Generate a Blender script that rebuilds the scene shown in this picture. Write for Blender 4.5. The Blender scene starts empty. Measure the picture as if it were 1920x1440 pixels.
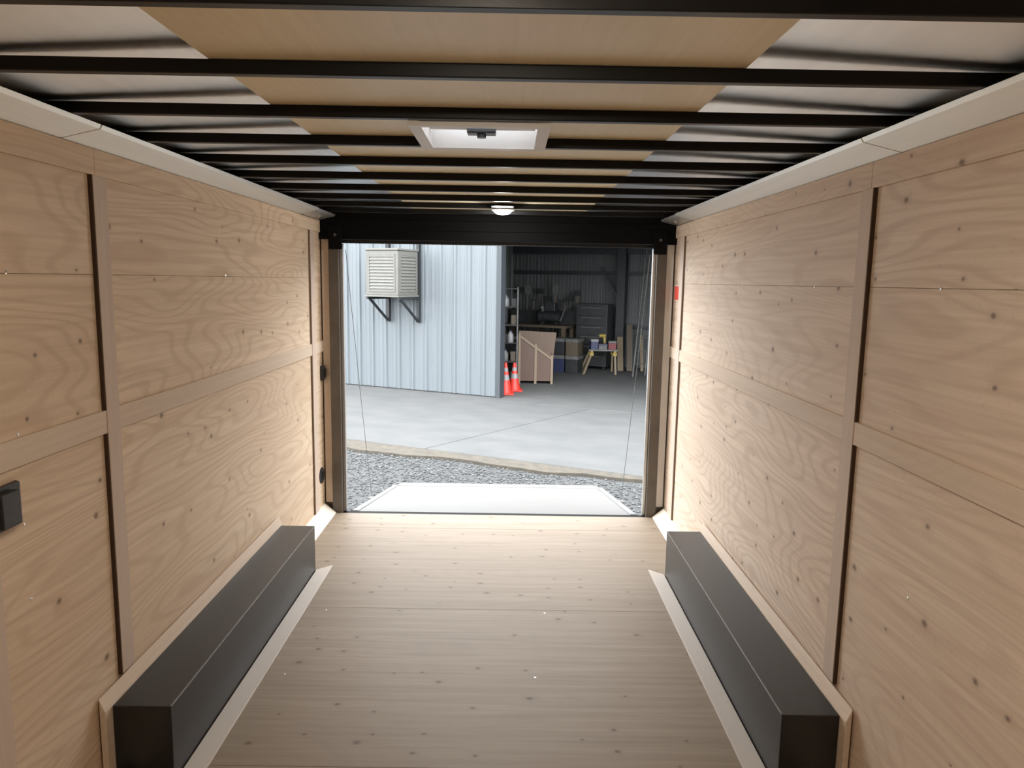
import bpy, math, random
import numpy as np
from mathutils import Matrix, Vector
random.seed(7); rng = np.random.default_rng(11)
scene = bpy.context.scene
col = scene.collection
# ------------------------------------------------------------------ camera
cam_d = bpy.data.cameras.new('camera'); cam = bpy.data.objects.new('camera', cam_d); col.objects.link(cam)
cam_d.sensor_fit = 'HORIZONTAL'; cam_d.sensor_width = 36.0; cam_d.lens = 36.0 * 1371.3 / 1920.0
cam_d.clip_start = 0.02; cam_d.clip_end = 400
_pi, _ya, _ro = (math.radians(v) for v in (8.0407, 0.2872, 0.9417))
_f = Vector((math.sin(_ya)*math.cos(_pi), math.cos(_ya)*math.cos(_pi), -math.sin(_pi)))
_r = Vector((math.cos(_ya), -math.sin(_ya), 0)); _u = _r.cross(_f)
_r2 = _r*math.cos(_ro) + _u*math.sin(_ro); _u2 = _u*math.cos(_ro) - _r*math.sin(_ro)
cam.matrix_world = Matrix(((_r2.x, _u2.x, -_f.x, 0.0857), (_r2.y, _u2.y, -_f.y, 0.0), (_r2.z, _u2.z, -_f.z, 1.6664), (0, 0, 0, 1)))
scene.camera = cam
# ------------------------------------------------------------------ world, exposure
world = bpy.data.worlds.new('overcast_sky'); scene.world = world; world.use_nodes = True
bg = world.node_tree.nodes['Background']
bg.inputs['Color'].default_value = (0.95, 0.975, 1.0, 1); bg.inputs['Strength'].default_value = 4.4
DOME_WATTS = 6.5; FILL_DOME_WATTS = 8.5
scene.view_settings.view_transform = 'Standard'; scene.view_settings.look = 'None'
scene.view_settings.gamma = 1.0; scene.view_settings.use_curve_mapping = False
scene.view_settings.exposure = 1.0
scene.cycles.max_bounces = 14; scene.cycles.diffuse_bounces = 10; scene.cycles.glossy_bounces = 6

# ------------------------------------------------------------------ helpers
def mat_basic(name, color, rough=0.6, metal=0.0, spec=0.5, emit=None, estr=0.0):
    m = bpy.data.materials.new(name); m.use_nodes = True
    b = m.node_tree.nodes['Principled BSDF']
    b.inputs['Base Color'].default_value = (*color, 1); b.inputs['Roughness'].default_value = rough
    b.inputs['Metallic'].default_value = metal; b.inputs['Specular IOR Level'].default_value = spec
    if emit: b.inputs['Emission Color'].default_value = (*emit, 1); b.inputs['Emission Strength'].default_value = estr
    return m
class NT:
    def __init__(s, m): s.t = m.node_tree; s.n = s.t.nodes; s.b = s.n['Principled BSDF']
    def new(s, typ, **kw):
        n = s.n.new(typ)
        for k, v in kw.items(): setattr(n, k, v)
        return n
    def link(s, a, b): s.t.links.new(a, b)
    def math(s, op, a, b=None, c=None, clamp=False):
        n = s.new('ShaderNodeMath', operation=op); n.use_clamp = clamp
        for i, v in enumerate((a, b, c)):
            if v is None: continue
            if isinstance(v, (int, float)): n.inputs[i].default_value = v
            else: s.link(v, n.inputs[i])
        return n.outputs[0]
    def maprange(s, v, a, b, c, d):
        n = s.new('ShaderNodeMapRange'); n.clamp = True
        s.link(v, n.inputs[0])
        for i, x in enumerate((a, b, c, d)): n.inputs[i+1].default_value = x
        return n.outputs[0]
    def mix(s, fac, a, b, mode='MIX'):
        n = s.new('ShaderNodeMix', data_type='RGBA', blend_type=mode)
        for i, v in ((0, fac), (6, a), (7, b)):
            if isinstance(v, (int, float)): n.inputs[i].default_value = v
            elif isinstance(v, tuple): n.inputs[i].default_value = (*v, 1)
            else: s.link(v, n.inputs[i])
        return n.outputs[2]
    def coords(s, scale, loc=(0, 0, 0)):
        tc = s.new('ShaderNodeTexCoord'); mp = s.new('ShaderNodeMapping')
        mp.inputs['Scale'].default_value = scale; mp.inputs['Location'].default_value = loc
        s.link(tc.outputs['Object'], mp.inputs['Vector']); return mp.outputs[0]
    def noise(s, vec, scale, detail=2.0, rough=0.5, dist=0.0):
        n = s.new('ShaderNodeTexNoise'); s.link(vec, n.inputs['Vector'])
        n.inputs['Scale'].default_value = scale; n.inputs['Detail'].default_value = detail
        n.inputs['Roughness'].default_value = rough; n.inputs['Distortion'].default_value = dist
        return n.outputs['Fac']
    def bump(s, h, strength=0.2, distance=0.002):
        n = s.new('ShaderNodeBump'); n.inputs['Strength'].default_value = strength; n.inputs['Distance'].default_value = distance
        s.link(h, n.inputs['Height']); s.link(n.outputs[0], s.b.inputs['Normal'])

def wood(name, light, dark, axis, ring=0.22, rings=34.0, knots=0.42, kscale=6.0, krad=0.062, stretch=0.28, rough=0.55, seed=0.0, fibre=0.5, blot=0.25, flat=None, fscale=34.0, spec=0.5):
    """rotary-cut plywood: contour-like grain along `axis`, fibre streaks, dark pin knots"""
    m = mat_basic(name, light, rough, 0.0, spec); t = NT(m)
    sc = [1.0, 1.0, 1.0]; sc[axis] = stretch
    off = (seed*3.1, seed*1.7, seed*2.3)
    v1 = t.coords(tuple(sc), off)
    n1 = t.noise(v1, 2.2, 2.0, 0.42, 0.25)
    rg = t.math('SINE', t.math('MULTIPLY', n1, rings * 6.283 / 0.85))
    rg = t.maprange(rg, 0.1, 1.0, 0.0, 1.0)
    sf = [fscale*1.6]*3; sf[axis] = 1.3
    n2 = t.noise(t.coords(tuple(sf), off), 1.0, 3.0, 0.6)
    n3 = t.noise(v1, 1.3, 3.0, 0.5)
    base = t.mix(t.maprange(n3, 0.35, 0.65, 0.0, blot), light, dark)
    base = t.mix(t.math('MULTIPLY', rg, ring), base, dark)
    base = t.mix(t.math('MULTIPLY', t.maprange(n2, 0.35, 0.7, 0.0, 1.0), fibre), base, dark)
    if knots > 0:
        ks = [1.0, 1.0, 1.0]; ks[axis] = 0.75
        vo = t.new('ShaderNodeTexVoronoi', feature='F1', voronoi_dimensions='2D'); vo.inputs['Scale'].default_value = kscale
        sx = t.new('ShaderNodeSeparateXYZ'); cx = t.new('ShaderNodeCombineXYZ'); t.link(t.coords(tuple(ks), off), sx.inputs[0])
        for q, ax_ in enumerate([a for a in range(3) if a != flat][:2]): t.link(sx.outputs[ax_], cx.inputs[q])
        t.link(cx.outputs[0], vo.inputs['Vector'])
        sep = t.new('ShaderNodeSeparateColor'); t.link(vo.outputs['Color'], sep.inputs[0])
        gate = t.math('LESS_THAN', sep.outputs[0], knots)
        rad = t.math('MULTIPLY_ADD', sep.outputs[1], krad, krad * 0.5)
        k = t.math('SUBTRACT', 1.0, t.math('DIVIDE', vo.outputs['Distance'], rad), clamp=True)
        wob = t.noise(t.coords((1, 1, 1), off), 60.0, 2.0)
        k2 = t.math('SUBTRACT', 1.0, t.math('DIVIDE', vo.outputs['Distance'], t.math('MULTIPLY', rad, 2.3)), clamp=True)
        k = t.math('MULTIPLY', t.maprange(t.math('ADD', k, t.math('MULTIPLY', t.math('SUBTRACT', wob, 0.5), 0.5)), 0.05, 0.75, 0.0, 0.72), gate)
        base = t.mix(t.math('MULTIPLY', t.math('MULTIPLY', k2, gate), 0.45), base, dark)
        base = t.mix(k, base, (0.085, 0.045, 0.025))
    t.link(base, t.b.inputs['Base Color'])
    t.bump(n2, 0.12, 0.001)
    return m

def noisy(name, a, b, scale, rough=0.7, detail=4.0, metal=0.0, spec=0.5, bump=0.0, bscale=None, lo=0.35, hi=0.65, aniso=(1, 1, 1)):
    m = mat_basic(name, a, rough, metal, spec); t = NT(m)
    n = t.noise(t.coords(aniso), scale, detail, 0.55)
    t.link(t.mix(t.maprange(n, lo, hi, 0.0, 1.0), a, b), t.b.inputs['Base Color'])
    if bump: t.bump(t.noise(t.coords((1, 1, 1)), bscale or scale*4, 3.0), bump, 0.004)
    return m

class MB:
    def __init__(s): s.v = []; s.f = []
    def add(s, vs, fs):
        o = len(s.v); s.v += [tuple(v) for v in vs]; s.f += [tuple(o+i for i in f) for f in fs]; return s
    def box(s, a, b):
        (x0, y0, z0), (x1, y1, z1) = [tuple(min(p, q) for p, q in zip(a, b)), tuple(max(p, q) for p, q in zip(a, b))]
        return s.add([(x0,y0,z0),(x1,y0,z0),(x1,y1,z0),(x0,y1,z0),(x0,y0,z1),(x1,y0,z1),(x1,y1,z1),(x0,y1,z1)],
                     [(0,3,2,1),(4,5,6,7),(0,1,5,4),(1,2,6,5),(2,3,7,6),(3,0,4,7)])
    def prism(s, poly, h0, h1, ax=2):
        """extrude a 2D polygon along axis ax (poly gives the other two axes in order)"""
        n = len(poly)
        def p3(p, h):
            q = list(p); q.insert(ax, h); return tuple(q)
        return s.add([p3(p, h0) for p in poly] + [p3(p, h1) for p in poly],
                     [tuple(range(n))[::-1], tuple(range(n, 2*n))] + [(i, (i+1) % n, n+(i+1) % n, n+i) for i in range(n)])
    def tube(s, a, b, r0, r1=None, n=10, caps=True):
        a = Vector(a); b = Vector(b); r1 = r0 if r1 is None else r1
        d = (b-a).normalized(); e = d.orthogonal().normalized(); g = d.cross(e)
        vs = [tuple(c + (e*math.cos(2*math.pi*i/n) + g*math.sin(2*math.pi*i/n))*r) for c, r in ((a, r0), (b, r1)) for i in range(n)]
        fs = [(i, (i+1) % n, n+(i+1) % n, n+i) for i in range(n)]
        if caps: fs += [tuple(range(n))[::-1], tuple(range(n, 2*n))]
        return s.add(vs, fs)
    def bar(s, a, b, w, h, up=(0, 0, 1)):
        a = Vector(a); b = Vector(b); d = (b-a).normalized(); up = Vector(up)
        e = d.cross(up); e = e.normalized() if e.length > 1e-4 else d.orthogonal().normalized(); g = e.cross(d)
        vs = [tuple(c + e*sx*w/2 + g*sy*h/2) for c in (a, b) for sx, sy in ((-1,-1),(1,-1),(1,1),(-1,1))]
        return s.add(vs, [(0,3,2,1),(4,5,6,7),(0,1,5,4),(1,2,6,5),(2,3,7,6),(3,0,4,7)])
    def lathe(s, prof, c, n=20, ax=2):
        vs = []; k = len(prof)
        for r, h in prof:
            for i in range(n):
                a = 2*math.pi*i/n; p = [r*math.cos(a), r*math.sin(a)]; p.insert(ax, h); vs.append(tuple(q+w for q, w in zip(p, c)))
        fs = [(j*n+i, j*n+(i+1) % n, (j+1)*n+(i+1) % n, (j+1)*n+i) for j in range(k-1) for i in range(n)]
        fs += [tuple(range(n))[::-1], tuple(range((k-1)*n, k*n))]
        return s.add(vs, fs)
    def build(s, name, mat, parent=None, bevel=0.0, smooth=False, seg=2):
        me = bpy.data.meshes.new(name); me.from_pydata(s.v, [], s.f); me.update()
        import bmesh
        bm = bmesh.new(); bm.from_mesh(me); bmesh.ops.recalc_face_normals(bm, faces=bm.faces); bm.to_mesh(me); bm.free()
        o = bpy.data.objects.new(name, me); col.objects.link(o); me.materials.append(mat)
        if parent is not None: o.parent = parent
        if bevel:
            md = o.modifiers.new('bevel', 'BEVEL'); md.width = bevel; md.segments = seg; md.limit_method = 'ANGLE'
        if smooth:
            for p in me.polygons: p.use_smooth = True
            if hasattr(me, 'set_sharp_from_angle'): me.set_sharp_from_angle(angle=math.radians(35))
        return o
def tag(o, label, cat, group=None, kind=None):
    o['label'] = label; o['category'] = cat
    if group: o['group'] = group
    if kind: o['kind'] = kind
    return o
def empty(name, loc=(0, 0, 0), rz=0.0):
    e = bpy.data.objects.new(name, None); col.objects.link(e); e.location = loc; e.rotation_euler.z = rz; e.empty_display_size = 0.1; return e
def structure(o, label, cat): return tag(o, label, cat, kind='structure')
def B(a, b): return MB().box(a, b)
def copy_tree(o, parent=None):
    c = o.copy(); col.objects.link(c); c.parent = parent
    for ch in o.children: copy_tree(ch, c)
    return c

# ------------------------------------------------------------------ materials
M = {}
PLY_L, PLY_D = (0.79, 0.645, 0.485), (0.53, 0.375, 0.245)
M['ply'] = [wood('wall_plywood_%d' % i, PLY_L, PLY_D, 1, seed=1.0+i*4.3, ring=(0.44, 0.40, 0.38)[i], stretch=0.2, rings=(30, 26, 34)[i], flat=0) for i in range(3)]
M['ply_r'] = [wood('wall_plywood_right_%d' % i, (0.79, 0.665, 0.54), (0.53, 0.395, 0.295), 1, seed=21.0+i*5.7, ring=(0.26, 0.32, 0.42)[i], stretch=0.2, knots=0.55, kscale=6.5, krad=0.066, rings=28, flat=0) for i in range(3)]
M['band'] = wood('strip_wood', (0.71, 0.59, 0.47), (0.56, 0.44, 0.335), 1, ring=0.12, knots=0.0, seed=3.0, flat=0)
M['batten'] = wood('batten_wood', (0.64, 0.53, 0.445), (0.54, 0.42, 0.335), 2, ring=0.1, knots=0.0, seed=5.0, flat=0)
M['cove'] = wood('cove_wood', (0.86, 0.81, 0.70), (0.76, 0.69, 0.56), 1, ring=0.1, knots=0.0, seed=8.0, rough=0.26, fibre=0.2)
M['floor'] = wood('floor_plywood', (0.31, 0.25, 0.19), (0.19, 0.145, 0.10), 0, ring=0.12, rings=26, knots=0.5, kscale=7.0, krad=0.075, stretch=0.16, rough=0.55, seed=12.0, fibre=0.6, blot=0.35, flat=2, fscale=22.0, spec=0.35)
M['roof_ply'] = wood('roof_plywood', (0.88, 0.79, 0.57), (0.74, 0.62, 0.40), 1, ring=0.1, knots=0.0, seed=15.0, rough=0.4, fibre=0.3)
M['ramp_ply'] = wood('ramp_deck', (0.1452, 0.1436, 0.1381), (0.1271, 0.1216, 0.1128), 0, ring=0.05, knots=0.0, seed=17.0, stretch=0.15)
M['ramp_frame'] = noisy('ramp_frame', (0.1890, 0.1890, 0.1890), (0.1710, 0.1710, 0.1710), 8.0, rough=0.5)
def brushed(name, color, rough, aniso, metal=1.0):
    """mill-finish metal with its rolling grain along the trailer"""
    m = mat_basic(name, color, rough, metal); t = NT(m)
    t.b.inputs['Anisotropic'].default_value = aniso
    tv = t.new('ShaderNodeCombineXYZ'); tv.inputs[0].default_value = 1.0
    t.link(tv.outputs[0], t.b.inputs['Tangent'])
    n = t.noise(t.coords((14.0, 0.5, 14.0)), 2.0, 3.0)
    t.link(t.mix(t.maprange(n, 0.3, 0.7, 0.0, 1.0), color, tuple(c*0.94 for c in color)), t.b.inputs['Base Color'])
    return m
M['sheet'] = brushed('roof_sheet_metal', (0.93, 0.925, 0.91), 0.36, 0.96)
M['cove_metal'] = brushed('cove_trim_metal', (0.93, 0.91, 0.85), 0.50, 0.85, 0.75)
M['bow'] = mat_basic('bow_black_paint', (0.0030, 0.0030, 0.0035), 0.4, 0, 0.3)
M['header'] = mat_basic('header_black_paint', (0.003, 0.003, 0.0035), 0.6, 0, 0.12)
M['black'] = noisy('wheel_box_black', (0.0117, 0.0117, 0.0123), (0.0169, 0.0169, 0.0175), 40.0, rough=0.33, spec=0.5, bump=0.05, bscale=400)
M['joint_shade'] = mat_basic('batten_shade_dark', (0.07, 0.04, 0.024), 0.8, 0, 0.2)  # dark tones for the shade on the battens' near sides
M['joint_shade_pale'] = mat_basic('batten_shade_brown', (0.22, 0.165, 0.12), 0.8, 0, 0.2)
M['worn_edge'] = noisy('worn_metal_edge', (0.16, 0.16, 0.155), (0.10, 0.10, 0.097), 30.0, rough=0.4)
M['black_matte'] = mat_basic('matte_black_steel', (0.01, 0.01, 0.011), 0.5)
M['plastic'] = noisy('black_plastic', (0.012, 0.013, 0.015), (0.02, 0.021, 0.023), 60.0, rough=0.4)
M['white'] = noisy('white_plastic', (0.76, 0.74, 0.71), (0.70, 0.68, 0.65), 8.0, rough=0.4)
M['post'] = noisy('frame_steel', (0.12, 0.10, 0.082), (0.09, 0.075, 0.06), 6.0, rough=0.45, metal=0.0)
M['alu'] = noisy('aluminium', (0.62, 0.61, 0.59), (0.55, 0.54, 0.53), 12.0, rough=0.35, metal=0.8)
M['seal'] = mat_basic('grey_seal', (0.30, 0.29, 0.28), 0.6)
M['chrome'] = mat_basic('bright_screw', (0.9, 0.88, 0.85), 0.15, 1.0)
M['red'] = mat_basic('red_reflector', (0.75, 0.06, 0.045), 0.3)
M['shell'] = mat_basic('trailer_shell', (0.3, 0.3, 0.3), 0.6)
M['concrete'] = noisy('concrete', (0.0912, 0.0920, 0.0912), (0.0728, 0.0752, 0.0752), 1.6, rough=0.85, detail=8.0, bump=0.1, bscale=60, aniso=(1, 1.6, 1))
M['dirt'] = noisy('dirt', (0.0842, 0.0731, 0.0553), (0.0570, 0.0501, 0.0408), 9.0, rough=0.95, detail=8.0, bump=0.6, bscale=50)
M['ground'] = noisy('gravel_bed', (0.067, 0.069, 0.069), (0.040, 0.041, 0.041), 45.0, rough=0.95, bump=0.6, bscale=90)
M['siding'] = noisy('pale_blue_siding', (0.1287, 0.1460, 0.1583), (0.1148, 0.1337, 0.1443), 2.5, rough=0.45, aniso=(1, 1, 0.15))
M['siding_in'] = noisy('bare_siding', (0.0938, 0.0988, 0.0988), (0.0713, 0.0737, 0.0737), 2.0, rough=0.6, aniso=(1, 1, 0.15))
M['trim_dark'] = mat_basic('jamb_trim', (0.0368, 0.0432, 0.0496), 0.5)
M['steel_dark'] = noisy('dark_steel', (0.03, 0.032, 0.035), (0.02, 0.021, 0.023), 6.0, rough=0.55)
M['cooler'] = noisy('cooler_cream', (0.1280, 0.1264, 0.1136), (0.1112, 0.1088, 0.0976), 7.0, rough=0.55)
M['bracket'] = mat_basic('bracket_grey', (0.0120, 0.0144, 0.0160), 0.5)
M['bin'] = wood('bin_plywood', (0.095, 0.054, 0.038), (0.07, 0.04, 0.027), 2, ring=0.15, knots=0, seed=31)
M['bin_far'] = wood('bin_far_plywood', (0.15, 0.098, 0.066), (0.11, 0.07, 0.045), 2, ring=0.15, knots=0, seed=37)
M['bin_cleat'] = wood('bin_cleat', (0.20, 0.155, 0.10), (0.15, 0.112, 0.07), 2, ring=0.1, knots=0, seed=33)
M['cone'] = mat_basic('cone_red', (0.5040, 0.0245, 0.0140), 0.45)
M['cone_white'] = mat_basic('cone_collar', (0.1848, 0.1848, 0.1872), 0.4)
M['oldwood'] = wood('old_wood', (0.1000, 0.0775, 0.0525), (0.0500, 0.0375, 0.0250), 2, ring=0.2, knots=0, seed=35)
M['tool_grey'] = noisy('tool_grey', (0.1320, 0.1320, 0.1260), (0.0840, 0.0840, 0.0840), 9.0, rough=0.6)
M['tool_black'] = noisy('tool_black', (0.018, 0.019, 0.02), (0.03, 0.031, 0.032), 8.0, rough=0.5)
M['yellow'] = mat_basic('yellow_paint', (0.3000, 0.2160, 0.0360), 0.5)
M['blue'] = mat_basic('blue_box', (0.0250, 0.0325, 0.0800), 0.5)
M['crimson'] = mat_basic('crimson_box', (0.1500, 0.0200, 0.0250), 0.5)

# translucent vent lid
m = bpy.data.materials.new('vent_lid'); m.use_nodes = True; t = m.node_tree; t.nodes.clear()
o_ = t.nodes.new('ShaderNodeOutputMaterial'); ms = t.nodes.new('ShaderNodeMixShader'); d1 = t.nodes.new('ShaderNodeBsdfDiffuse'); d2 = t.nodes.new('ShaderNodeBsdfTranslucent')
d1.inputs[0].default_value = d2.inputs[0].default_value = (0.60, 0.62, 0.65, 1); ms.inputs[0].default_value = 0.45
t.links.new(d1.outputs[0], ms.inputs[1]); t.links.new(d2.outputs[0], ms.inputs[2]); t.links.new(ms.outputs[0], o_.inputs[0]); M['lid'] = m
# gravel stones
m = mat_basic('gravel_stone', (0.4, 0.4, 0.4), 0.9); t = NT(m); ge = t.new('ShaderNodeNewGeometry'); cr = t.new('ShaderNodeValToRGB')
cr.color_ramp.elements[0].color = (0.05, 0.052, 0.052, 1); cr.color_ramp.elements[1].color = (0.125, 0.13, 0.131, 1)
e = cr.color_ramp.elements.new(0.6); e.color = (0.082, 0.085, 0.085, 1)
t.link(ge.outputs['Random Per Island'], cr.inputs[0]); t.link(cr.outputs[0], t.b.inputs['Base Color']); M['stone'] = m

# ================================================================== TRAILER SHELL
W = 1.22; YF = -1.6; YD = 5.063; ZR = 2.0916; G = -0.46
# ---- floor
fl = structure(B((-1.30, YF-0.05, -0.12), (1.30, YD, -0.019)).build('floor', M['shell']), 'pale plywood trailer floor with dark pin knots', 'floor')
ys = [YF, -0.13, 1.09, 2.310, 3.541, 4.765, YD]
for a, b in zip(ys[:-1], ys[1:]):
    B((-1.22, a+0.0006, -0.018), (1.22, b-0.0006, 0.0)).build('plywood_sheet', M['floor'], fl, bevel=0.0008, seg=1)
for x in (-0.8, 0.27):
    for y in (3.51, 2.9):
        MB().lathe([(0.0045, 0), (0.0045, 0.0008), (0.002, 0.0012)], (x+random.uniform(-.06, .06), y, 0), 8).build('screw', M['chrome'], fl)
# ---- side walls
def side_wall(s, name, label):
    X = lambda x: s*x
    w = structure(B((X(1.232), YF-0.05, -0.12), (X(1.28), 5.20, 2.16)).build(name, M['black_matte']), label, 'wall')
    ply = M['ply'] if s < 0 else M['ply_r']
    cols = [YF, -0.115, 2.328, 4.805, 5.10]; gaps = [0.001, 0.007, 0.007, 0.005, 0.001]
    rows = [0.0, 1.19, 1.664, 2.052]
    for i in range(4):
        for j in range(3):
            B((X(1.220), cols[i], rows[j]+0.0005), (X(1.2315), cols[i+1]-gaps[i+1], rows[j+1]-0.0005)).build('plywood_panel', ply[(2*i+j+(1 if s > 0 else 0)) % 3], w, bevel=0.001, seg=1)
    # proud strips: under the cove, at mid height, vertical battens
    for a, b in ((YF, 2.345), (2.347, 4.80), (4.802, 5.10)):
        B((X(1.2195), a, 1.970), (X(1.210), b, 2.050)).build('top_strip', ply[0], w, bevel=0.0008, seg=1)
    for a, b in ((YF, -0.115), (-0.025, 2.328), (2.405, 4.805), (4.895, 5.10)):
        B((X(1.2195), a, 1.156), (X(1.210), b, 1.231)).build('rail_strip', M['band'], w, bevel=0.0008, seg=1)
    for a, b, z0 in ((-0.115, -0.025, 0.06), (2.328, 2.405, 0.323), (4.805, 4.895, 0.07)):
        B((X(1.2195), a, z0), (X(1.207), b, 1.9695)).build('batten', M['batten'], w, bevel=0.0012, seg=1)
    for y1_, wd, z0, mm in ((2.3275, 0.0065, 0.323, 'joint_shade'), (4.8045, 0.005, 0.07, 'joint_shade_pale')):
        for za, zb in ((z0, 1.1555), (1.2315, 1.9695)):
            B((X(1.2300), y1_-wd, za), (X(1.2085), y1_, zb)).build('batten_shade_strip', M[mm], w)  # strip coloured as the shade between panel and batten
    if s < 0: B((X(1.2195), 1.712, 0.07), (X(1.205), 1.790, 1.150)).build('batten', M['batten'], w, bevel=0.0012, seg=1)
    pts = {-1: [(1.919, 1.667), (1.915, 1.238), (1.912, 0.992), (1.916, 0.777), (3.4, 1.667), (4.2, 1.02)], 1: [(1.938, 1.664), (2.745, 1.662), (3.6, 1.664), (1.95, 0.80)]}[s]
    for y, z in pts:
        x0 = 1.2205 if not 1.156 < z < 1.235 else 1.2105
        MB().lathe([(0.0055, 0), (0.0055, 0.0012), (0.0025, 0.0022)], (0, 0, 0), 10).build('screw', M['chrome'], w).matrix_local = Matrix.Translation((X(x0), y, z)) @ Matrix.Rotation(-s*math.pi/2, 4, 'Y')
    return w
side_wall(-1, 'wall_left', 'tan plywood wall on the left with vertical battens')
side_wall(1, 'wall_right', 'knotty plywood wall on the right with vertical battens')
wf = structure(B((-1.23, YF-0.05, -0.1), (1.23, YF-0.012, 2.16)).build('wall_front', M['shell']), 'plywood front wall of the trailer behind the camera', 'wall')
for a, b in ((-1.22, 0.0), (0.001, 1.22)): B((a, YF-0.011, 0), (b, YF, 2.05)).build('plywood_panel', M['ply'][0], wf)
# ---- cove boards at the top of the walls
for s, nm, side in ((-1, 'trim_1', 'left'), (1, 'trim_2', 'right')):
    X = lambda x: s*x
    prof = [(X(1.22), 2.0505), (X(1.10), 2.0785), (X(1.092), 2.0905), (X(1.22), 2.0905)]
    e = structure(empty(nm, (0, 0, 0)), 'pale bevelled boards along top of the %s wall' % side, 'trim')
    for a, b in ((YF, -0.26), (-0.256, 2.184), (2.189, 4.60)):
        MB().prism(prof, a, b, 1).build('cove_board', M['cove_metal'], e, bevel=0.0012, seg=1)
    prof2 = [(X(1.215), 2.0525), (X(1.11), 2.077), (X(1.10), 2.0905), (X(1.215), 2.0905)]
    c = MB().prism(prof2, 4.604, 5.062, 1).build('corner_cover', M['alu'], e, bevel=0.002)
    for y in (4.68, 4.86): MB().tube((X(1.16), y, 2.067), (X(1.155), y, 2.052), 0.011, n=8).build('bolt', M['chrome'], c)
# ---- baseboards between wheel box and door
for s, nm, side in ((-1, 'baseboard_left', 'left'), (1, 'baseboard_right', 'right')):
    X = lambda x: s*x
    e = structure(empty(nm, (0, 0, 0)), 'bevelled pale baseboard along foot of the %s wall' % side, 'trim')
    for a, b in ((YF, 2.16), (4.0, 5.062)):
        MB().prism([(X(1.2195), 0.0), (X(1.132), 0.0), (X(1.135), 0.006), (X(1.2095), 0.068), (X(1.2195), 0.068)], a, b, 1).build('base_board', M['cove'] if a > 3 else M['band'], e, bevel=0.001, seg=1)

# ---- roof: sheet metal, plywood strip, bows
VX0, VX1, VY0, VY1 = -0.165, 0.155, 2.092, 2.40      # vent opening
def roof_z(x):
    ax = abs(x-0.015)
    if ax < 0.62: return 2.1385
    return 2.1385 - 0.0145*((ax-0.62)/0.60)**1.0
roof = MB()
def roof_strip(x0, x1, y0, y1, n):
    xs = [x0+(x1-x0)*i/n for i in range(n+1)]
    poly = [(x, roof_z(x)) for x in xs] + [(x, roof_z(x)+0.003) for x in xs[::-1]]
    roof.prism(poly, y0, y1, 1)
roof_strip(-1.225, VX0-0.01, YF-0.05, 5.2, 14); roof_strip(VX1+0.01, 1.225, YF-0.05, 5.2, 14)
roof_strip(VX0-0.01, VX1+0.01, YF-0.05, VY0-0.01, 1); roof_strip(VX0-0.01, VX1+0.01, VY1+0.01, 5.2, 1)
ceil = structure(roof.build('ceiling', M['sheet']), 'shiny metal roof sheet above black bows', 'ceiling')
B((-1.28, YF-0.05, 2.1600), (VX0-0.012, 5.2, 2.1900)).box((VX1+0.012, YF-0.05, 2.16), (1.28, 5.2, 2.19)).box((VX0-0.012, YF-0.05, 2.16), (VX1+0.012, VY0-0.012, 2.19)).box((VX0-0.012, VY1+0.012, 2.16), (VX1+0.012, 5.2, 2.19)).build('roof_skin', M['shell'], ceil)
PX0, PX1, PZ = -0.562, 0.582, 2.1220
for (x0, x1, y0, y1) in ((PX0, PX1, YF, 0.055), (PX0, PX1, 0.057, VY0-0.011), (PX0, VX0-0.011, VY0-0.010, VY1+0.010), (VX1+0.011, PX1, VY0-0.010, VY1+0.010), (PX0, PX1, VY1+0.011, 4.93)):
    B((x0, y0, PZ), (x1, y1, PZ+0.0085)).build('roof_board', M['roof_ply'], ceil, bevel=0.0008, seg=1)
for k in range(-6, 10):
    y1 = 1.2505 + 0.4064*k
    B((-1.225, y1-0.027, ZR), (1.225, y1, ZR+0.030)).build('roof_bow', M['bow'], ceil, bevel=0.003)
for s in (-1, 1): B((s*1.2295, YF, 2.0910), (s*1.2255, 5.05, 2.1250)).build('roof_rail', M['bow'], ceil)

# ---- rear frame
fr = structure(B((-1.228, 5.066, 1.926), (1.228, 5.19, 2.1235)).build('trim_3', M['header'], bevel=0.004), 'black header and steel posts framing the rear opening', 'door frame')
B((-1.2, 5.058, 1.99), (1.2, 5.0655, 2.06)).build('header_cover', M['header'], fr, bevel=0.003)
B((-1.08, 5.15, 1.905), (1.08, 5.17, 1.9255)).build('seal', M['plastic'], fr)
for s in (-1, 1):
    X = lambda x: s*x
    B((X(1.2285), 5.104, -0.05), (X(1.160), 5.19, 1.9255)).build('side_jamb', M['post'], fr, bevel=0.003)
    B((X(1.2095), 5.090, 0.07), (X(1.1605), 5.1035, 1.965)).build('jamb_strip', M['band'] if s < 0 else M['white'], fr, bevel=0.001)
    p = B((X(1.158), 5.068, -0.05), (X(1.088), 5.19, 1.9255)).build('post', M['post'], fr, bevel=0.004)
    B((X(1.0875), 5.10, 0.0), (X(1.066), 5.135, 1.90)).build('seal', M['alu'] if s > 0 else M['seal'], p, bevel=0.003)
    B((X(1.15), 5.050, 1.86), (X(1.06), 5.067, 2.02)).build('corner_bracket', M['header'], fr, bevel=0.003)
    MB().tube((X(1.105), 5.046, 1.955), (X(1.105), 5.0505, 1.955), 0.010, n=8).build('bolt', M['tool_grey'], fr)
th = structure(B((-1.15, YD+0.0015, -0.11), (1.15, 5.116, -0.003)).build('trim_4', M['header']), 'black rubber threshold strip at end of the floor', 'threshold')

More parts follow.
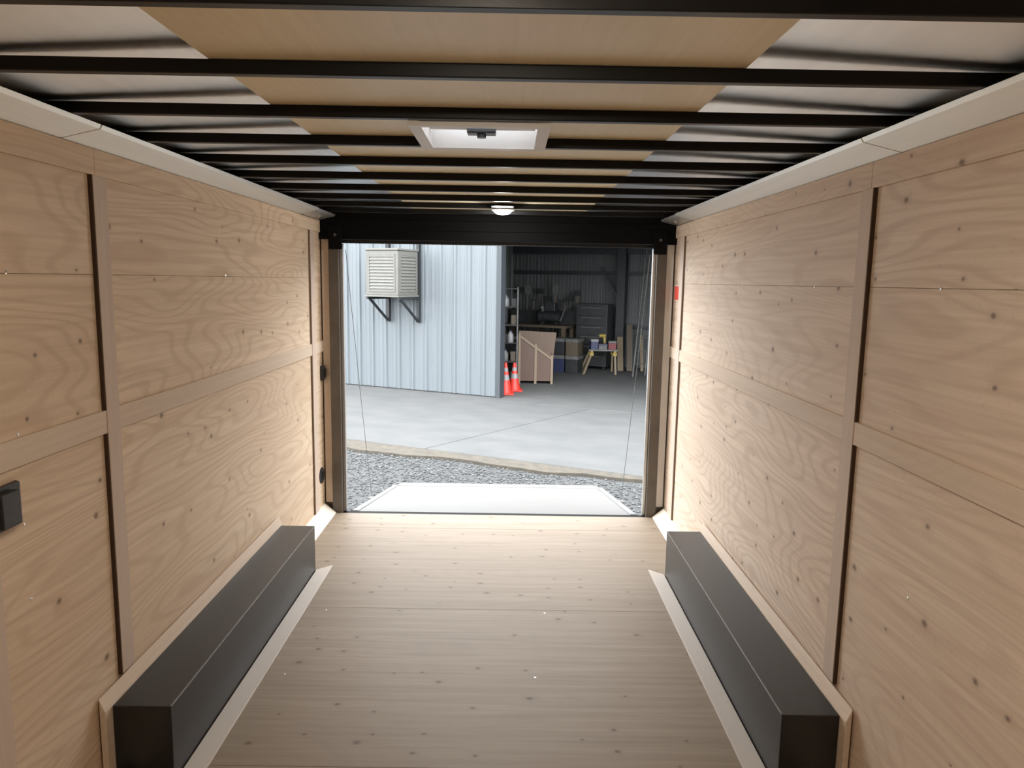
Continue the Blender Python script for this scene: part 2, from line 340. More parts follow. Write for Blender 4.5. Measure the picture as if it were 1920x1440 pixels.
# ================================================================== THINGS IN THE TRAILER
def wheel_box(s, label):
    X = lambda x: s*x
    e = tag(empty('wheel_box', (X(1.10), 3.1, 0)), label, 'wheel box', 'wheel boxes along the trailer walls')
    def put(mb, *a, **k):
        o = mb.build(*a, **k); o.parent = e; o.matrix_parent_inverse = Matrix.Translation((-X(1.10), -3.1, 0)); return o
    put(B((X(1.1895), 2.218, 0.001), (X(0.9995), 3.997, 0.2719)), 'metal_cover', M['black'], bevel=0.0035, seg=3)
    # folded seam flange along the inner top edge
    put(B((X(1.0035), 2.222, 0.2685), (X(0.9982), 3.993, 0.2728)), 'edge_flange', M['worn_edge'], bevel=0.001, seg=1)
    put(MB().prism([(X(1.2090), 0.001), (X(1.1900), 0.001), (X(1.1900), 0.272), (X(1.2090), 0.319)], 2.178, 4.02, 1), 'wall_strip', M['band'], bevel=0.0012, seg=1)
    put(MB().prism([(X(0.9970), 2.10), (X(0.9190), 2.10), (X(0.9190), 4.075), (X(0.9970), 4.003)], 0.0005, 0.011), 'floor_strip', M['cove_strip'], bevel=0.002, seg=1)
    return e
M['cove_strip'] = wood('strip_pale', (0.56, 0.51, 0.46), (0.46, 0.41, 0.36), 1, ring=0.08, knots=0, seed=41, fibre=0.2)
wheel_box(-1, 'long black metal wheel box along the left plywood wall')
wheel_box(1, 'long black metal wheel box along the right plywood wall')

# roof vent
v = tag(empty('roof_vent', (0, 2.25, ZR)), 'white square roof vent with black crank between the bows', 'vent')
def vp(mb, name, mat, par=v, **k):
    o = mb.build(name, mat, **k); o.parent = par
    o.matrix_parent_inverse = Matrix.Translation((0, -2.25, -ZR)) if par is v else Matrix()
    return o
fx0, fx1, fy0, fy1, fz = -0.200, 0.190, 2.070, 2.435, 2.080
ring = MB().box((fx0, fy0, fz), (fx1, VY0, fz+0.012)).box((fx0, VY1, fz), (fx1, fy1, fz+0.012)).box((fx0, VY0, fz), (VX0, VY1, fz+0.012)).box((VX1, VY0, fz), (fx1, VY1, fz+0.012))
vp(ring, 'trim_ring', M['white'])
sk = MB().box((VX0-0.006, VY0-0.006, fz+0.012), (VX1+0.006, VY0, 2.160)).box((VX0-0.006, VY1, fz+0.012), (VX1+0.006, VY1+0.006, 2.160)).box((VX0-0.006, VY0, fz+0.012), (VX0, VY1, 2.160)).box((VX1, VY0, fz+0.012), (VX1+0.006, VY1, 2.160))
vp(sk, 'throat', M['white'])
lidm = MB(); n = 8; lv = []
for j in range(n+1):
    for i in range(n+1):
        u, w_ = i/n, j/n; b_ = (math.sin(math.pi*u)*math.sin(math.pi*w_))**0.5
        lv.append((VX0+0.001+(VX1-VX0-0.002)*u, VY0+0.001+(VY1-VY0-0.002)*w_, 2.140+0.03*b_))
lf = [(j*(n+1)+i, j*(n+1)+i+1, (j+1)*(n+1)+i+1, (j+1)*(n+1)+i) for j in range(n) for i in range(n)]
lidm.add(lv, lf); vp(lidm, 'lid', M['lid'], smooth=True)
vp(MB().box((VX0+0.0005, 2.300, 2.122), (VX1-0.0005, 2.330, 2.130)), 'cross_bar', M['white'])
cb = vp(MB().box((-0.052, 2.290, 2.106), (0.036, 2.340, 2.1215)), 'crank_box', M['plastic'], bevel=0.004)
vp(MB().tube((-0.008, 2.315, 2.122), (-0.008, 2.315, 2.096), 0.014, n=12), 'crank_knob', M['plastic'])

# rear dome lamp, and an added fill lamp further forward
def dome(y, label, watts, color):
    d = tag(empty('dome_lamp', (0.036, y, ZR)), label, 'lamp', 'dome lamps on the roof bows')
    def dp(mb, name, mat, **k):
        o = mb.build(name, mat, **k); o.parent = d; return o
    dp(B((-0.065, -0.17, -0.0046), (0.065, 0.07, -0.0004)), 'mount_plate', M['black_matte'])
    dp(MB().lathe([(0.068, -0.005), (0.070, -0.012), (0.060, -0.017), (0.052, -0.017)], (0, 0, 0), 28), 'bezel', M['white'], smooth=True)
    lens = mat_basic('lamp_lens', (0.85, 0.82, 0.75), 0.4, emit=color, estr=watts/(math.pi*0.0105))
    dp(MB().lathe([(0.051, -0.0172), (0.048, -0.025), (0.040, -0.032), (0.026, -0.036), (0.006, -0.038)], (0, 0, 0), 28), 'lens', lens, smooth=True)
dome(4.44, 'small round dome lamp on the bows near the rear door', DOME_WATTS, (1.0, 0.98, 0.95))
dome(0.88, 'small added fill lamp on the bows in the front half of the trailer', FILL_DOME_WATTS, (1.0, 0.88, 0.72))  # added above the frame to brighten the near and middle walls

# switch box on the left wall
e = tag(empty('switch_box', (-1.2195, 1.83, 1.05)), 'black switch box on the left wall near the camera', 'switch')
def sp(mb, name, mat, par=None, **k):
    o = mb.build(name, mat, **k); o.parent = e; o.matrix_parent_inverse = Matrix.Translation((1.2195, -1.83, -1.05)); return o
sp(MB().prism([(-1.2195, 1.745), (-1.2195, 1.892), (-1.200, 1.880), (-1.200, 1.757)], 1.008, 1.122), 'back_plate', M['plastic'], bevel=0.003)
sp(B((-1.1998, 1.775, 1.02), (-1.178, 1.848, 1.11)), 'switch_body', M['plastic'], bevel=0.004)
sp(MB().tube((-1.2, 1.864, 1.067), (-1.1965, 1.864, 1.067), 0.009, n=12), 'socket', M['black_matte'])
sp(B((-1.1998, 1.861, 1.072), (-1.1935, 1.867, 1.082)), 'toggle', M['alu'])

# latches on the left wall by the door
def latch(y, z, label, rnd):
    e = tag(empty('latch', (-1.2195, y, z)), label, 'latch', 'black latches beside the rear door')
    I = Matrix.Translation((1.2195, -y, -z))
    if rnd: mb = MB().lathe([(0.058, 0), (0.058, 0.006), (0.050, 0.010), (0.02, 0.010)], (0, 0, 0), 24); o = mb.build('cup', M['plastic'], smooth=True)
    else: o = B((-0.032, -0.052, 0), (0.032, 0.052, 0.022)).build('cup', M['plastic'], bevel=0.006)
    o.parent = e; o.rotation_euler = (0, math.pi/2, 0) if rnd else (math.pi/2, 0, math.pi/2)
    k = B((-0.012, -0.03, 0.010 if rnd else 0.022), (0.012, 0.03, 0.018 if rnd else 0.034)).build('pull', M['black_matte'], bevel=0.003); k.parent = e; k.rotation_euler = (math.pi/2, 0, math.pi/2)
latch(5.062, 1.01, 'rectangular black latch on left wall beside the door post', False)
latch(5.010, 0.288, 'round black cup latch low on left wall beside the door post', True)

# red reflector on the right wall
e = tag(empty('reflector', (1.2195, 4.955, 1.60)), 'small red rectangular plate high on right wall beside the door', 'reflector')
for mb, n_, m_ in ((B((1.2170, 4.905, 1.548), (1.2195, 5.058, 1.655)), 'backing', M['white']), (B((1.2130, 4.915, 1.556), (1.2169, 5.048, 1.647)), 'red_face', M['red'])):
    o = mb.build(n_, m_, bevel=0.001, seg=1); o.parent = e; o.matrix_parent_inverse = Matrix.Translation((-1.2195, -4.955, -1.60))

# ================================================================== RAMP DOOR
rm = tag(empty('ramp_door', (0, 5.12, 0)), 'white ramp door lowered onto the gravel behind the trailer', 'ramp')
sl = math.atan2(-0.425, 2.30); L = 2.33
def rp(mb, name, mat, par=None, rot=True, **k):
    o = mb.build(name, mat, **k); o.parent = par or rm
    if rot and par is None: o.rotation_euler = (sl, 0, 0)
    return o
y = 0.004
deck = rp(B((-0.985, 0.004, -0.045), (0.985, 1.90, -0.004)), 'deck', M['ramp_ply'], bevel=0.002)
for s in (-1, 1):
    rp(B((s*0.9855, 0.004, -0.05), (s*1.032, 1.90, 0.002)), 'edge_frame', M['ramp_frame'], bevel=0.003)
    lp = rp(B((s*1.033, 0.80, -0.04), (s*1.075, 0.92, 0.0)), 'latch_keeper', M['tool_grey'], bevel=0.004)
rp(B((-1.032, 1.9005, -0.05), (1.032, 1.95, 0.002)), 'end_frame', M['ramp_frame'], bevel=0.003)
rp(MB().tube((-1.0, 1.962, -0.006), (1.0, 1.962, -0.006), 0.010, n=10), 'hinge', M['tool_grey'])
rp(B((-1.02, 1.975, -0.030), (1.02, 2.335, -0.012)), 'flap', M['ramp_ply'], bevel=0.003)
rp(MB().tube((-1.05, -0.006+0.01, -0.016), (1.05, 0.004, -0.016), 0.007, n=10), 'hinge', M['black_matte'])
for s in (-1, 1):
    cab = MB(); a = Vector((s*1.05, 5.12, 1.86)); b = Vector((s*1.05, 5.12+0.86*math.cos(sl), 0.86*math.sin(sl)+0.01)); N = 8
    for i in range(N):
        def pp(q): r_ = a.lerp(b, q); r_.z -= 0.03*math.sin(math.pi*q); return r_
        cab.tube(pp(i/N), pp((i+1)/N), 0.0022, n=6)
    o = cab.build('cable', M['tool_grey']); o.parent = rm; o.matrix_parent_inverse = Matrix.Translation((0, -5.12, 0))

# ================================================================== YARD AND SHED (building frame: s along the front, t into the shed)
ang = math.radians(-24.6); CX, CY = -0.088, 13.212
DD = Vector((math.cos(ang), math.sin(ang), 0)); NB = Vector((-math.sin(ang), math.cos(ang), 0))
def bp(s, t, z=0.0): return Vector((CX, CY, G)) + DD*s + NB*t + Vector((0, 0, z))
def bxy(s, t): p = bp(s, t); return (p.x, p.y)
base = structure(B((-60, -40, G-0.25), (60, 80, G-0.045)).build('floor_yard', M['ground']), 'grey gravel yard around the trailer', 'ground')
# concrete slabs (building frame)
slab_root = structure(empty('floor_concrete', (CX, CY, G), ang), 'pale concrete apron in front of the open shed', 'concrete')
def slab(poly, par=slab_root):
    return MB().prism(poly, -0.10, 0.0).build('slab', M['concrete'], par, bevel=0.006, seg=1)
jg = 0.009
J0, J1 = 0.93, 1.84                                   # joint runs from the slab edge to the shed line
slab([(-16, -4.12), (J0-jg, -4.12), (J1-jg, -0.27), (-16, -0.27)])
slab([(J0+jg, -4.12), (7.5, -4.12), (7.5, -0.27), (J1+jg, -0.27)])
slab([(7.5+2*jg, -4.12), (22, -4.12), (22, -0.27), (7.5+2*jg, -0.27)])
slab([(-16, -0.27+2*jg), (22, -0.27+2*jg), (22, 7.0), (-16, 7.0)])
# dirt shoulder
dm = MB(); N = 60; top = []; bot = []
for i in range(N+1):
    s_ = -9 + 22*i/N
    w0 = 0.36 - 0.05*max(0, s_-0.5) + 0.06*math.sin(s_*3.1) + 0.04*math.sin(s_*7.7)
    top.append((s_, -4.10)); bot.append((s_, -4.12-max(0.08, w0)))
dm.prism(bot + top[::-1], -0.06, -0.008)
di = structure(dm.build('floor_dirt', M['dirt']), 'brown dirt strip between gravel and concrete', 'dirt'); di.location = (CX, CY, G); di.rotation_euler.z = ang
# gravel
n = 42000
th_ = rng.uniform(0, 1, n)
sx = rng.uniform(-5.2, 5.2, n); sy = rng.uniform(4.6, 11.2, n)
dx, dy = sx-CX, sy-CY; ss = dx*DD.x+dy*DD.y; tt = dx*NB.x+dy*NB.y
keep = (tt < -4.14) & ((tt < -4.42) | (rng.uniform(0, 1, n) < 0.3)) & (np.abs(sx) < 0.45*sy)
zr = -0.425/2.30*(sy-5.1) - 0.05
keep &= ~((np.abs(sx) < 1.06) & (sy < 7.36))
sx, sy = sx[keep], sy[keep]; n = len(sx)
octv = np.array([(1,0,0),(0,1,0),(-1,0,0),(0,-1,0),(0,0,1),(0,0,-1)], float); octf = np.array([(0,1,4),(1,2,4),(2,3,4),(3,0,4),(1,0,5),(2,1,5),(3,2,5),(0,3,5)])
r_ = rng.uniform(0.008, 0.021, n)
V = octv[None]*r_[:, None, None]*rng.uniform(0.6, 1.25, (n, 6, 3)); a_ = rng.uniform(0, 6.28, n); V[:, :, 2] *= 0.75
c_, s_ = np.cos(a_)[:, None], np.sin(a_)[:, None]
V = np.stack([V[:, :, 0]*c_-V[:, :, 1]*s_, V[:, :, 0]*s_+V[:, :, 1]*c_, V[:, :, 2]], -1) + np.stack([sx, sy, np.full(n, G-0.045)+r_*0.4], -1)[:, None]
me = bpy.data.meshes.new('gravel'); me.from_pydata(V.reshape(-1, 3).tolist(), [], (octf[None]+6*np.arange(n)[:, None, None]).reshape(-1, 3).tolist()); me.materials.append(M['stone'])
gv = bpy.data.objects.new('gravel', me); col.objects.link(gv); tag(gv, 'loose grey crushed gravel around the ramp', 'gravel', kind='stuff')

# ---- shed shell
def siding_sheet(width, h0, h1, mat, parent, loc, rz, pitch=0.305, depth=0.032, name='siding_sheet'):
    nrib = max(1, round(width/pitch)); p = width/nrib; pts = [(0, 0)]
    for i in range(nrib):
        x = i*p
        pts += [(x+0.010, 0), (x+0.028, -depth), (x+0.060, -depth), (x+0.078, 0), (x+0.14, 0), (x+0.15, -0.007), (x+0.175, -0.007), (x+0.185, 0), (x+0.235, 0), (x+0.245, -0.007), (x+0.27, -0.007), (x+0.28, 0)]
    pts += [(width, 0), (width, 0.01), (0, 0.01)]
    o = MB().prism(pts, h0, h1).build(name, mat, parent); o.location = loc; o.rotation_euler.z = rz; return o
wb = structure(empty('wall_shed_front', (CX, CY, G), ang), 'pale blue ribbed metal wall of the shed', 'wall')
for i in range(12): siding_sheet(0.912, 0.02, 4.2, M['siding'], wb, (-0.04-0.915*(i+1), 0, 0), 0)
B((-11.2, 0.012, 0), (-0.05, 0.14, 4.2)).build('wall_frame', M['steel_dark'], wb)
B((-0.05, -0.035, 0), (0.035, 0.16, 4.2)).build('corner_trim', M['trim_dark'], wb, bevel=0.004)
for i in range(9): siding_sheet(0.912, 3.0, 4.2, M['siding'], wb, (0.04+0.915*i, 0, 0), 0)
B((0.036, 0.012, 2.95), (8.3, 0.18, 3.3)).build('lintel', M['steel_dark'], wb)
for i in range(6): siding_sheet(0.912, 0.02, 4.2, M['siding'], wb, (8.4+0.915*i, 0, 0), 0)
B((8.3, 0.012, 0), (14, 0.14, 4.2)).build('wall_frame', M['steel_dark'], wb)
TB = 6.0; SL = -2.4
wk = structure(empty('wall_shed_back', (CX, CY, G), ang), 'dark ribbed back wall inside the shed', 'wall')
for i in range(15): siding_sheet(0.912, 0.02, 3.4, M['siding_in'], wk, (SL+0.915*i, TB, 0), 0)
B((SL, TB+0.012, 0), (14, TB+0.1, 3.4)).build('wall_frame', M['steel_dark'], wk)
B((SL, TB-0.12, 2.30), (4.0, TB-0.036, 2.40)).build('girt', M['steel_dark'], wk)
B((SL, TB-0.25, 2.82), (14, TB-0.036, 3.10)).build('eave_beam', M['steel_dark'], wk)
B((SL, TB-0.12, 1.0), (14, TB-0.036, 1.1)).build('girt', M['steel_dark'], wk)
wl = structure(empty('wall_shed_side', (CX, CY, G), ang), 'dark ribbed side wall inside the shed', 'wall')
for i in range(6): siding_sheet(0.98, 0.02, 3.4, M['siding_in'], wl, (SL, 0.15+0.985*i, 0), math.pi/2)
B((SL-0.1, 0.14, 0), (SL-0.012, TB, 3.4)).build('wall_frame', M['steel_dark'], wl)
B((14.0, 0.012, 0), (14.1, TB, 3.4)).build('wall_frame', M['steel_dark'], wl)
rf = structure(empty('ceiling_shed', (CX, CY, G), ang), 'dark metal roof of the shed', 'roof')
B((SL-0.3, 0.145, 3.42), (14.2, TB+0.3, 3.5)).build('roof_deck', M['steel_dark'], rf)
B((-11.3, 0.145, 4.2), (14.2, 0.3, 4.3)).build('roof_edge', M['steel_dark'], rf)
for i in range(4): B((SL, 0.9+1.3*i, 3.2), (14, 1.0+1.3*i, 3.415)).build('purlin', M['steel_dark'], rf)
# interior column with brace
cl = structure(empty('trim_column', (*bxy(0.62, TB-0.32), G), ang), 'dark steel column with knee brace inside the shed', 'column')
B((-0.10, -0.10, 0), (0.10, 0.10, 3.4)).build('column_shaft', M['steel_dark'], cl)
MB().bar((-0.1, 0, 1.75), (-0.55, 0, 2.5), 0.05, 0.05).build('brace', M['steel_dark'], cl)

# ================================================================== THINGS IN THE YARD / SHED
# evaporative cooler on brackets
ac = tag(empty('evaporative_cooler', bp(-2.0, 0, 1.83), ang), 'cream evaporative cooler on brackets on the pale blue wall', 'cooler')
BO, BT, PR = -0.0, 0.80, 0.78
B((-0.345, -PR, 0.0), (0.345, -0.10, BT)).build('cabinet', M['cooler'], ac, bevel=0.012)
B((-0.36, -PR-0.015, BT+0.0005), (0.36, -0.085, BT+0.035)).build('top_pan', M['cooler'], ac, bevel=0.006)
B((-0.36, -PR-0.015, -0.035), (0.36, -0.085, -0.0005)).build('bottom_pan', M['cooler'], ac, bevel=0.006)
def louvre(cx, cy, along, width, par):
    fr_ = empty('louvre_panel'); fr_.parent = par; fr_.location = (cx, cy, 0); fr_.rotation_euler.z = along
    B((-width/2, -0.012, 0.06), (-width/2+0.03, 0, BT-0.06)).box((width/2-0.03, -0.012, 0.06), (width/2, 0, BT-0.06)).box((-width/2+0.03, -0.012, 0.06), (width/2-0.03, 0, 0.09)).box((-width/2+0.03, -0.012, BT-0.09), (width/2-0.03, 0, BT-0.06)).build('panel_frame', M['cooler'], fr_)
    for i in range(11):
        z = 0.115 + i*0.057
        MB().prism([(-0.014, z), (0.0, z+0.032), (0.0, z+0.036), (-0.016, z+0.004)], -width/2+0.031, width/2-0.031, 0).build('slat', M['cooler'], fr_)
louvre(0, -PR-0.0005, 0, 0.58, ac); louvre(0.3455, -0.44, math.pi/2, 0.56, ac)
for sx_ in (-0.335, 0.335):
    B((sx_-0.03, -0.095, -1.0+0.48), (sx_+0.03, -0.036, 2.2)).build('wall_bar', M['bracket'], ac)
    B((sx_-0.022, -PR+0.03, -0.082), (sx_+0.022, -0.096, -0.036)).build('arm', M['bracket'], ac)
    MB().bar((sx_, -PR+0.10, -0.07), (sx_, -0.09, -0.49), 0.036, 0.036).build('diagonal_brace', M['bracket'], ac)

# traffic cones
def cone(x, y, label, h):
    e = tag(empty('traffic_cone', (x, y, G)), label, 'traffic cone', 'traffic cones by the shed corner')
    B((-0.16, -0.16, 0), (0.16, 0.16, 0.03)).build('base', M['cone'], e, bevel=0.01)
    r = lambda z: 0.125 - 0.10*(z/h)
    MB().lathe([(r(0.03), 0.0305), (r(h*0.45), h*0.45), (r(h*0.45)-0.001, h*0.452)], (0, 0, 0), 20).build('lower_cone', M['cone'], e, smooth=True)
    MB().lathe([(r(h*0.452), h*0.4525), (r(h*0.62), h*0.62)], (0, 0, 0), 20).build('collar', M['cone_white'], e, smooth=True)
    MB().lathe([(r(h*0.62), h*0.6205), (r(h*0.72), h*0.72)], (0, 0, 0), 20).build('middle_cone', M['cone'], e, smooth=True)
    MB().lathe([(r(h*0.72), h*0.7205), (r(h*0.84), h*0.84)], (0, 0, 0), 20).build('collar', M['cone_white'], e, smooth=True)
    MB().lathe([(r(h*0.84), h*0.8405), (r(h), h), (0.01, h)], (0, 0, 0), 20).build('cone_tip', M['cone'], e, smooth=True)
cone(0.03, 13.68, 'red and white traffic cone nearest the wall corner', 0.60)
cone(0.20, 14.12, 'red and white traffic cone next to the wooden bin', 0.55)

# wooden bin with slanted top
bn = tag(empty('wooden_bin', (0.64, 15.5, G)), 'brown plywood bin with slanted top in the shed doorway', 'bin')
x0, x1, y0, y1 = -0.36, 0.37, -0.36, 0.36
MB().prism([(x0, 0.06), (x1, 0.06), (x1, 0.60), (x0, 1.06)], y0, y0+0.018, 1).build('near_panel', M['bin'], bn)
MB().prism([(x0, 0.06), (x1, 0.06), (x1+0.10, 1.03), (x0, 1.06)], y1-0.018, y1, 1).build('far_panel', M['bin_far'], bn)
B((x0, y0+0.0185, 0.06), (x0+0.018, y1-0.0185, 1.06)).build('end_panel', M['bin'], bn)
B((x1-0.018, y0+0.0185, 0.06), (x1, y1-0.0185, 0.58)).build('end_panel', M['bin'], bn)
B((x0+0.0185, y0+0.0185, 0.06), (x1-0.0185, y1-0.0185, 0.08)).build('bottom_panel', M['bin'], bn)
for xx, h in ((x0, 1.06), (-0.02, 0.83), (x1-0.05, 0.60)): B((xx, y0-0.022, 0.0), (xx+0.05, y0-0.0005, h)).build('cleat', M['bin_cleat'], bn)
for a, b in (((x0+0.052, 1.005), (-0.022, 0.80)), ((0.032, 0.765), (x1-0.052, 0.56))):
    MB().prism([(a[0], a[1]-0.05), (b[0], b[1]-0.05), b, a], y0-0.022, y0-0.0005, 1).build('cleat', M['bin_cleat'], bn)
B((x0, y0-0.004, 0.0), (x0+0.05, y1, 0.058)).build('skid', M['bin_cleat'], bn); B((x1-0.05, y0-0.004, 0.0), (x1, y1, 0.058)).build('skid', M['bin_cleat'], bn)

# shelf rack just behind the corner with jugs
rk = tag(empty('shelf_rack', (0.09, 14.75, G)), 'narrow dark steel rack behind the wall corner', 'rack')
for a in (-0.16, 0.16):
    for b in (-0.12, 0.12): B((a-0.012, b-0.012, 0), (a+0.012, b+0.012, 2.0)).build('upright', M['tool_grey'], rk)
RZ = (0.12, 0.50, 0.88, 1.24, 1.60, 1.96)
for z in RZ: B((-0.175, -0.135, z), (0.175, 0.135, z+0.015)).build('shelf', M['tool_black'], rk)
hts = ('bottom', 'second lowest', 'middle', 'second highest', 'top')
for k, z in enumerate(RZ[:5]):
    e = tag(empty('jug', (-0.02+0.10*((k*7) % 3-1)+0.03, 14.70, G+z+0.015)), 'pale jug on the %s level of the narrow rack' % hts[k], 'jug', 'jugs on the narrow rack')
    mm = (M['cone_white'], M['tool_grey'])[k % 2]
    MB().lathe([(0.06, 0), (0.065, 0.02), (0.065, 0.15), (0.03, 0.21), (0.022, 0.22)], (0, 0, 0), 14).build('body', mm, e, smooth=True)
    MB().lathe([(0.024, 0.2205), (0.024, 0.245)], (0, 0, 0), 10).build('cap', M['blue'], e)
for k, z in enumerate(RZ[:5]):
    o = tag(B((0, 0, 0), (0.10, 0.12, 0.16+0.03*(k % 2))).build('carton', M['oldwood'] if k % 2 else M['tool_black'], bevel=0.004), 'dark carton on the %s level of the narrow rack' % hts[k], 'carton', 'cartons on the narrow rack')
    o.location = (0.12 if (k*7) % 3 != 2 else -0.04, 14.74, G+z+0.0155)

# workbench along the back wall
wbn = tag(empty('workbench', bp(-1.15, 5.05, 0), ang), 'long dark workbench along the back wall of the shed', 'workbench')
B((-1.1, -0.35, 1.00), (0.70, 0.35, 1.06)).build('bench_top', M['oldwood'], wbn)
for a in (-1.0, 0.62):
    for b in (-0.29, 0.29): B((a-0.05, b-0.05, 0), (a+0.05, b+0.05, 0.9995)).build('leg', M['oldwood'], wbn)
B((-1.0, -0.30, 0.30), (0.62, 0.30, 0.34)).build('lower_shelf', M['oldwood'], wbn)
B((-1.1, 0.352, 1.06), (0.70, 0.37, 1.40)).build('back_board', M['tool_black'], wbn)
# things on and under the bench
def boxthing(name, cat, label, s, t, z, w, d_, h, mat, group=None, lid=True):
    e = tag(empty(name, bp(s, t, z), ang), label, cat, group)
    B((-w/2, -d_/2, 0), (w/2, d_/2, h*0.8)).build('body', mat, e, bevel=0.008)
    if lid:
        B((-w/2-0.008, -d_/2-0.008, h*0.8+0.0005), (w/2+0.008, d_/2+0.008, h)).build('lid', M['tool_grey'] if mat is not M['tool_grey'] else M['tool_black'], e, bevel=0.006)
    return e
shade = [('tool_black', 'black'), ('tool_grey', 'grey'), ('blue', 'dark blue'), ('oldwood', 'brown')]
for k in range(4):
    boxthing('storage_tote', 'tote', '%s tote on the low shelf of the dark workbench' % shade[k][1], -1.96+0.42*k, 5.0, 0.3405, 0.30, 0.42, 0.40, M[shade[k][0]], 'totes under the workbench')
mc = tag(empty('compressor', bp(-0.98, 4.98, 1.0605), ang), 'black compressor standing on the workbench', 'compressor')
MB().tube((-0.28, 0, 0.20), (0.28, 0, 0.20), 0.13, n=18).build('tank', M['tool_black'], mc)
B((-0.12, -0.10, 0.335), (0.16, 0.10, 0.55)).build('motor', M['tool_black'], mc, bevel=0.02)
MB().tube((-0.20, 0, 0.325), (-0.20, 0, 0.46), 0.05, n=12).build('pump_head', M['tool_grey'], mc)
MB().tube((-0.2, -0.07, 0.42), (-0.2, -0.045, 0.42), 0.03, n=12).build('gauge', M['cone_white'], mc)
for a in (-0.2, 0.2): B((a-0.02, -0.1, 0), (a+0.02, 0.1, 0.075)).build('foot', M['tool_black'], mc)
MB().bar((0.30, -0.09, 0.1), (0.44, -0.09, 0.46), 0.025, 0.025).bar((0.44, -0.09, 0.46), (0.44, 0.09, 0.46), 0.025, 0.025).build('handle', M['tool_grey'], mc)
# long-handled tools leaning on the back wall
names = [('broom', 'broom'), ('shovel', 'shovel'), ('rake', 'rake'), ('push_broom', 'broom')]
ordn = ['first', 'second', 'third', 'fourth', 'fifth', 'sixth', 'seventh', 'eighth', 'ninth', 'tenth', 'eleventh', 'twelfth', 'thirteenth', 'fourteenth']
for k in range(9):
    nm, ct = names[k % 4]; s0 = -2.15 + k*0.20; h = random.uniform(1.6, 2.0); tilt = 0.012*((k*5) % 3-1)
    mt = (M['oldwood'], M['tool_grey'], M['bin_cleat'])[k % 3]; tone = ('brown', 'grey', 'tan')[k % 3]
    e = tag(empty(nm, bp(s0, 5.50, 0), ang), '%s-handled %s leaning behind the workbench, %s tool from the corner' % (tone, ct, ordn[k]), ct, 'long tools along the back wall of the shed')
    MB().tube((0, 0, 0.02), (tilt*2, 0.24, h), 0.016, n=8).build('handle', mt, e)
    hd = MB()
    if nm == 'shovel': hd.prism([(-0.03, h+0.0), (0.03, h), (0.085, h+0.06), (0.08, h+0.24), (0, h+0.30), (-0.08, h+0.24), (-0.085, h+0.06)], 0.235, 0.25, 1)
    elif nm == 'rake':
        hd.box((-0.085, 0.235, h), (0.085, 0.26, h+0.03))
        for q in range(6): hd.box((-0.085+q*0.032, 0.20, h+0.005), (-0.075+q*0.032, 0.235, h+0.02))
    else: hd.box((-0.085, 0.20, h), (0.085, 0.27, h+0.05)).box((-0.08, 0.205, h+0.0505), (0.08, 0.265, h+0.14))
    o = hd.build('head', M['tool_black'] if nm != 'shovel' else M['tool_grey'], e); o.location = (tilt*2, 0, 0)
# tool cabinet
tc = tag(empty('tool_cabinet', bp(0.05, 5.35, 0), ang), 'black tool cabinet behind the sawhorse table', 'cabinet')
B((-0.40, -0.25, 0.08), (0.40, 0.25, 1.60)).build('body', M['tool_black'], tc, bevel=0.01)
for i in range(6):
    dr = B((-0.37, -0.272, 0.14+0.235*i), (0.37, -0.2505, 0.355+0.235*i)).build('drawer', M['tool_black'], tc, bevel=0.006)
    B((-0.25, -0.29, 0.32+0.235*i), (0.25, -0.2725, 0.338+0.235*i)).build('handle', M['tool_grey'], dr)
for a in (-0.33, 0.33):
    for b in (-0.18, 0.18): MB().tube((a-0.02, b, 0.04), (a+0.02, b, 0.04), 0.04, n=12).build('caster', M['tool_black'], tc)
# low dark totes on the floor between bin and table
for k in range(3):
    for j in range(2):
        boxthing('storage_crate', 'crate', '%s crate in %s stack of crates left of the sawhorse table' % (('lower', 'upper')[j], ('left', 'middle', 'right')[k]), -0.78+0.34*k, 4.35, 0.0+0.402*j, 0.30, 0.40, 0.40, M[('tool_black', 'blue', 'tool_black', 'tool_black', 'tool_black', 'oldwood')[k+3*j]], 'crates stacked left of the table')
# sawhorse table
stb = tag(empty('sawhorse_table', (2.28, 17.15, G)), 'sawhorse table with yellow brackets inside the shed', 'table')
B((-0.34, -0.25, 0.54), (0.34, 0.25, 0.575)).build('table_top', M['tool_grey'], stb)
for a in (-0.27, 0.27):
    B((a-0.03, -0.24, 0.49), (a+0.03, 0.24, 0.5395)).build('beam', M['yellow'], stb)
    for b in (-0.2, 0.2):
        lg = MB().bar((a, b, 0.488), (a+(0.16 if a > 0 else -0.16)*(0.1 if a > 0 else 1.2), b*1.5, 0.0), 0.045, 0.045).build('leg', M['bin_cleat'], stb)
        B((a-0.045, b-0.04, 0.43), (a+0.045, b+0.04, 0.5)).build('bracket', M['yellow'], stb)
TZ = G+0.5755
def tt_(name, cat, label, x, y, w, d_, h, mat, mat2=None):
    e = tag(empty(name, (x, y, TZ), random.uniform(-.2, .2)), label, cat)
    B((-w/2, -d_/2, 0), (w/2, d_/2, h*0.75)).build('body', mat, e, bevel=0.006); B((-w/2-0.004, -d_/2-0.004, h*0.75+0.0005), (w/2+0.004, d_/2+0.004, h)).build('lid', mat2 or mat, e, bevel=0.004)
tt_('tool_case', 'case', 'blue case with white lid at left on the sawhorse table', 2.06, 17.0, 0.17, 0.2, 0.24, M['blue'], M['cone_white'])
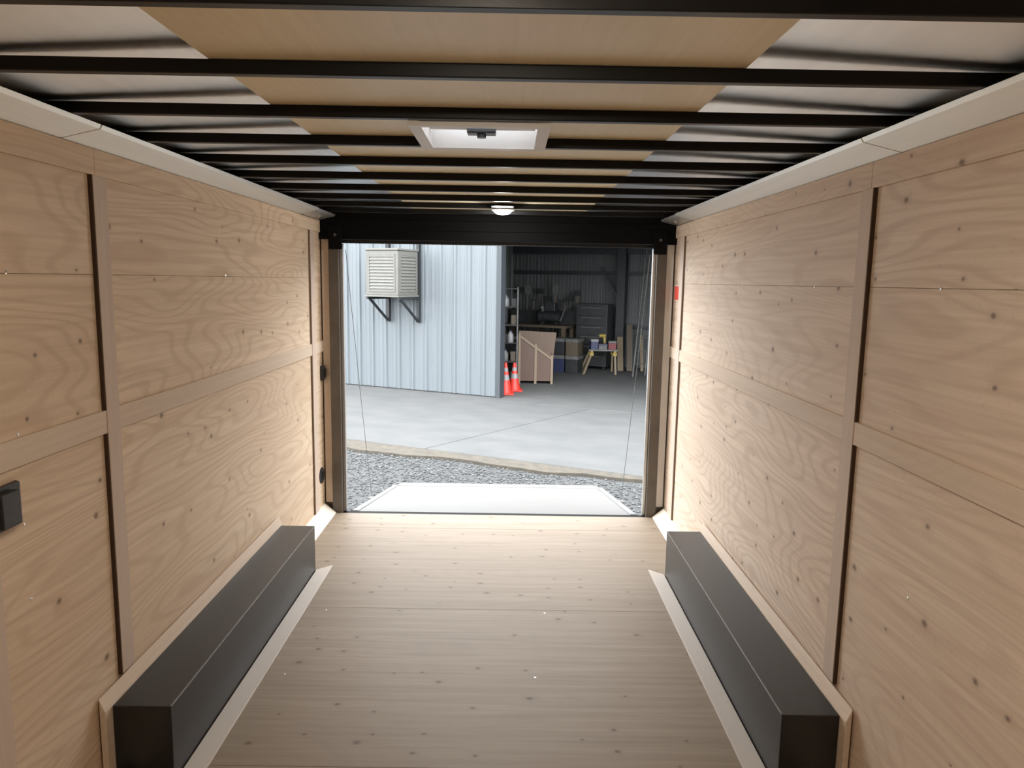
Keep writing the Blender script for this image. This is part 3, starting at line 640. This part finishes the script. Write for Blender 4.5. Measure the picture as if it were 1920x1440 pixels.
tt_('toolbox', 'toolbox', 'crimson toolbox at right on the sawhorse table', 2.50, 17.02, 0.18, 0.2, 0.20, M['crimson'], M['tool_grey'])
tt_('parts_box', 'box', 'grey parts box in the middle of the sawhorse table', 2.28, 17.02, 0.2, 0.2, 0.13, M['tool_grey'], M['blue'])
dr = tag(empty('power_drill', (2.30, 17.22, TZ)), 'yellow power drill standing behind the boxes on the table', 'drill')
MB().tube((-0.09, 0, 0.30), (0.06, 0, 0.30), 0.04, n=12).build('drill_body', M['yellow'], dr)
MB().tube((-0.16, 0, 0.30), (-0.092, 0, 0.30), 0.018, 0.025, n=10).build('chuck', M['tool_black'], dr)
MB().bar((0.03, 0, 0.27), (0.05, 0, 0.07), 0.04, 0.05, (1, 0, 0)).build('grip', M['yellow'], dr)
B((-0.03, -0.04, 0), (0.10, 0.04, 0.07)).build('battery', M['tool_black'], dr, bevel=0.005)
# boards leaning at the column
for k, (px_, hh, mt, tone) in enumerate(((2.78, 0.80, 'bin_cleat', 'shortest tan'), (3.00, 1.10, 'oldwood', 'middle brown'), (3.30, 0.85, 'bin_cleat', 'rightmost pale'))):
    o = tag(MB().bar((px_, 17.5, 0.012), (px_+0.03, 17.95, hh), 0.14 if k != 2 else 0.07, 0.03).build('leaning_board', M[mt], bevel=0.003), '%s board leaning near the dark steel column' % tone, 'board', 'boards leaning near the column')
    o.location.z = G
# ladder
ldr = tag(empty('ladder', (3.12, 16.4, G)), 'aluminium ladder leaning at the right side of the shed opening', 'ladder')
a0, a1, b0, b1 = Vector((-0.22, 0, 0.01)), Vector((0.10, 0.25, 0.01)), Vector((0.10, 0.6, 2.9)), Vector((0.42, 0.85, 2.9))
MB().bar(a0, b0, 0.022, 0.05).build('rail', M['tool_grey'], ldr); MB().bar(a1, b1, 0.022, 0.05).build('rail', M['tool_grey'], ldr)
for i in range(1, 10):
    q = i/10; MB().tube(a0.lerp(b0, q), a1.lerp(b1, q), 0.012, n=8).build('rung', M['tool_grey'], ldr)
bpy.context.view_layer.update()
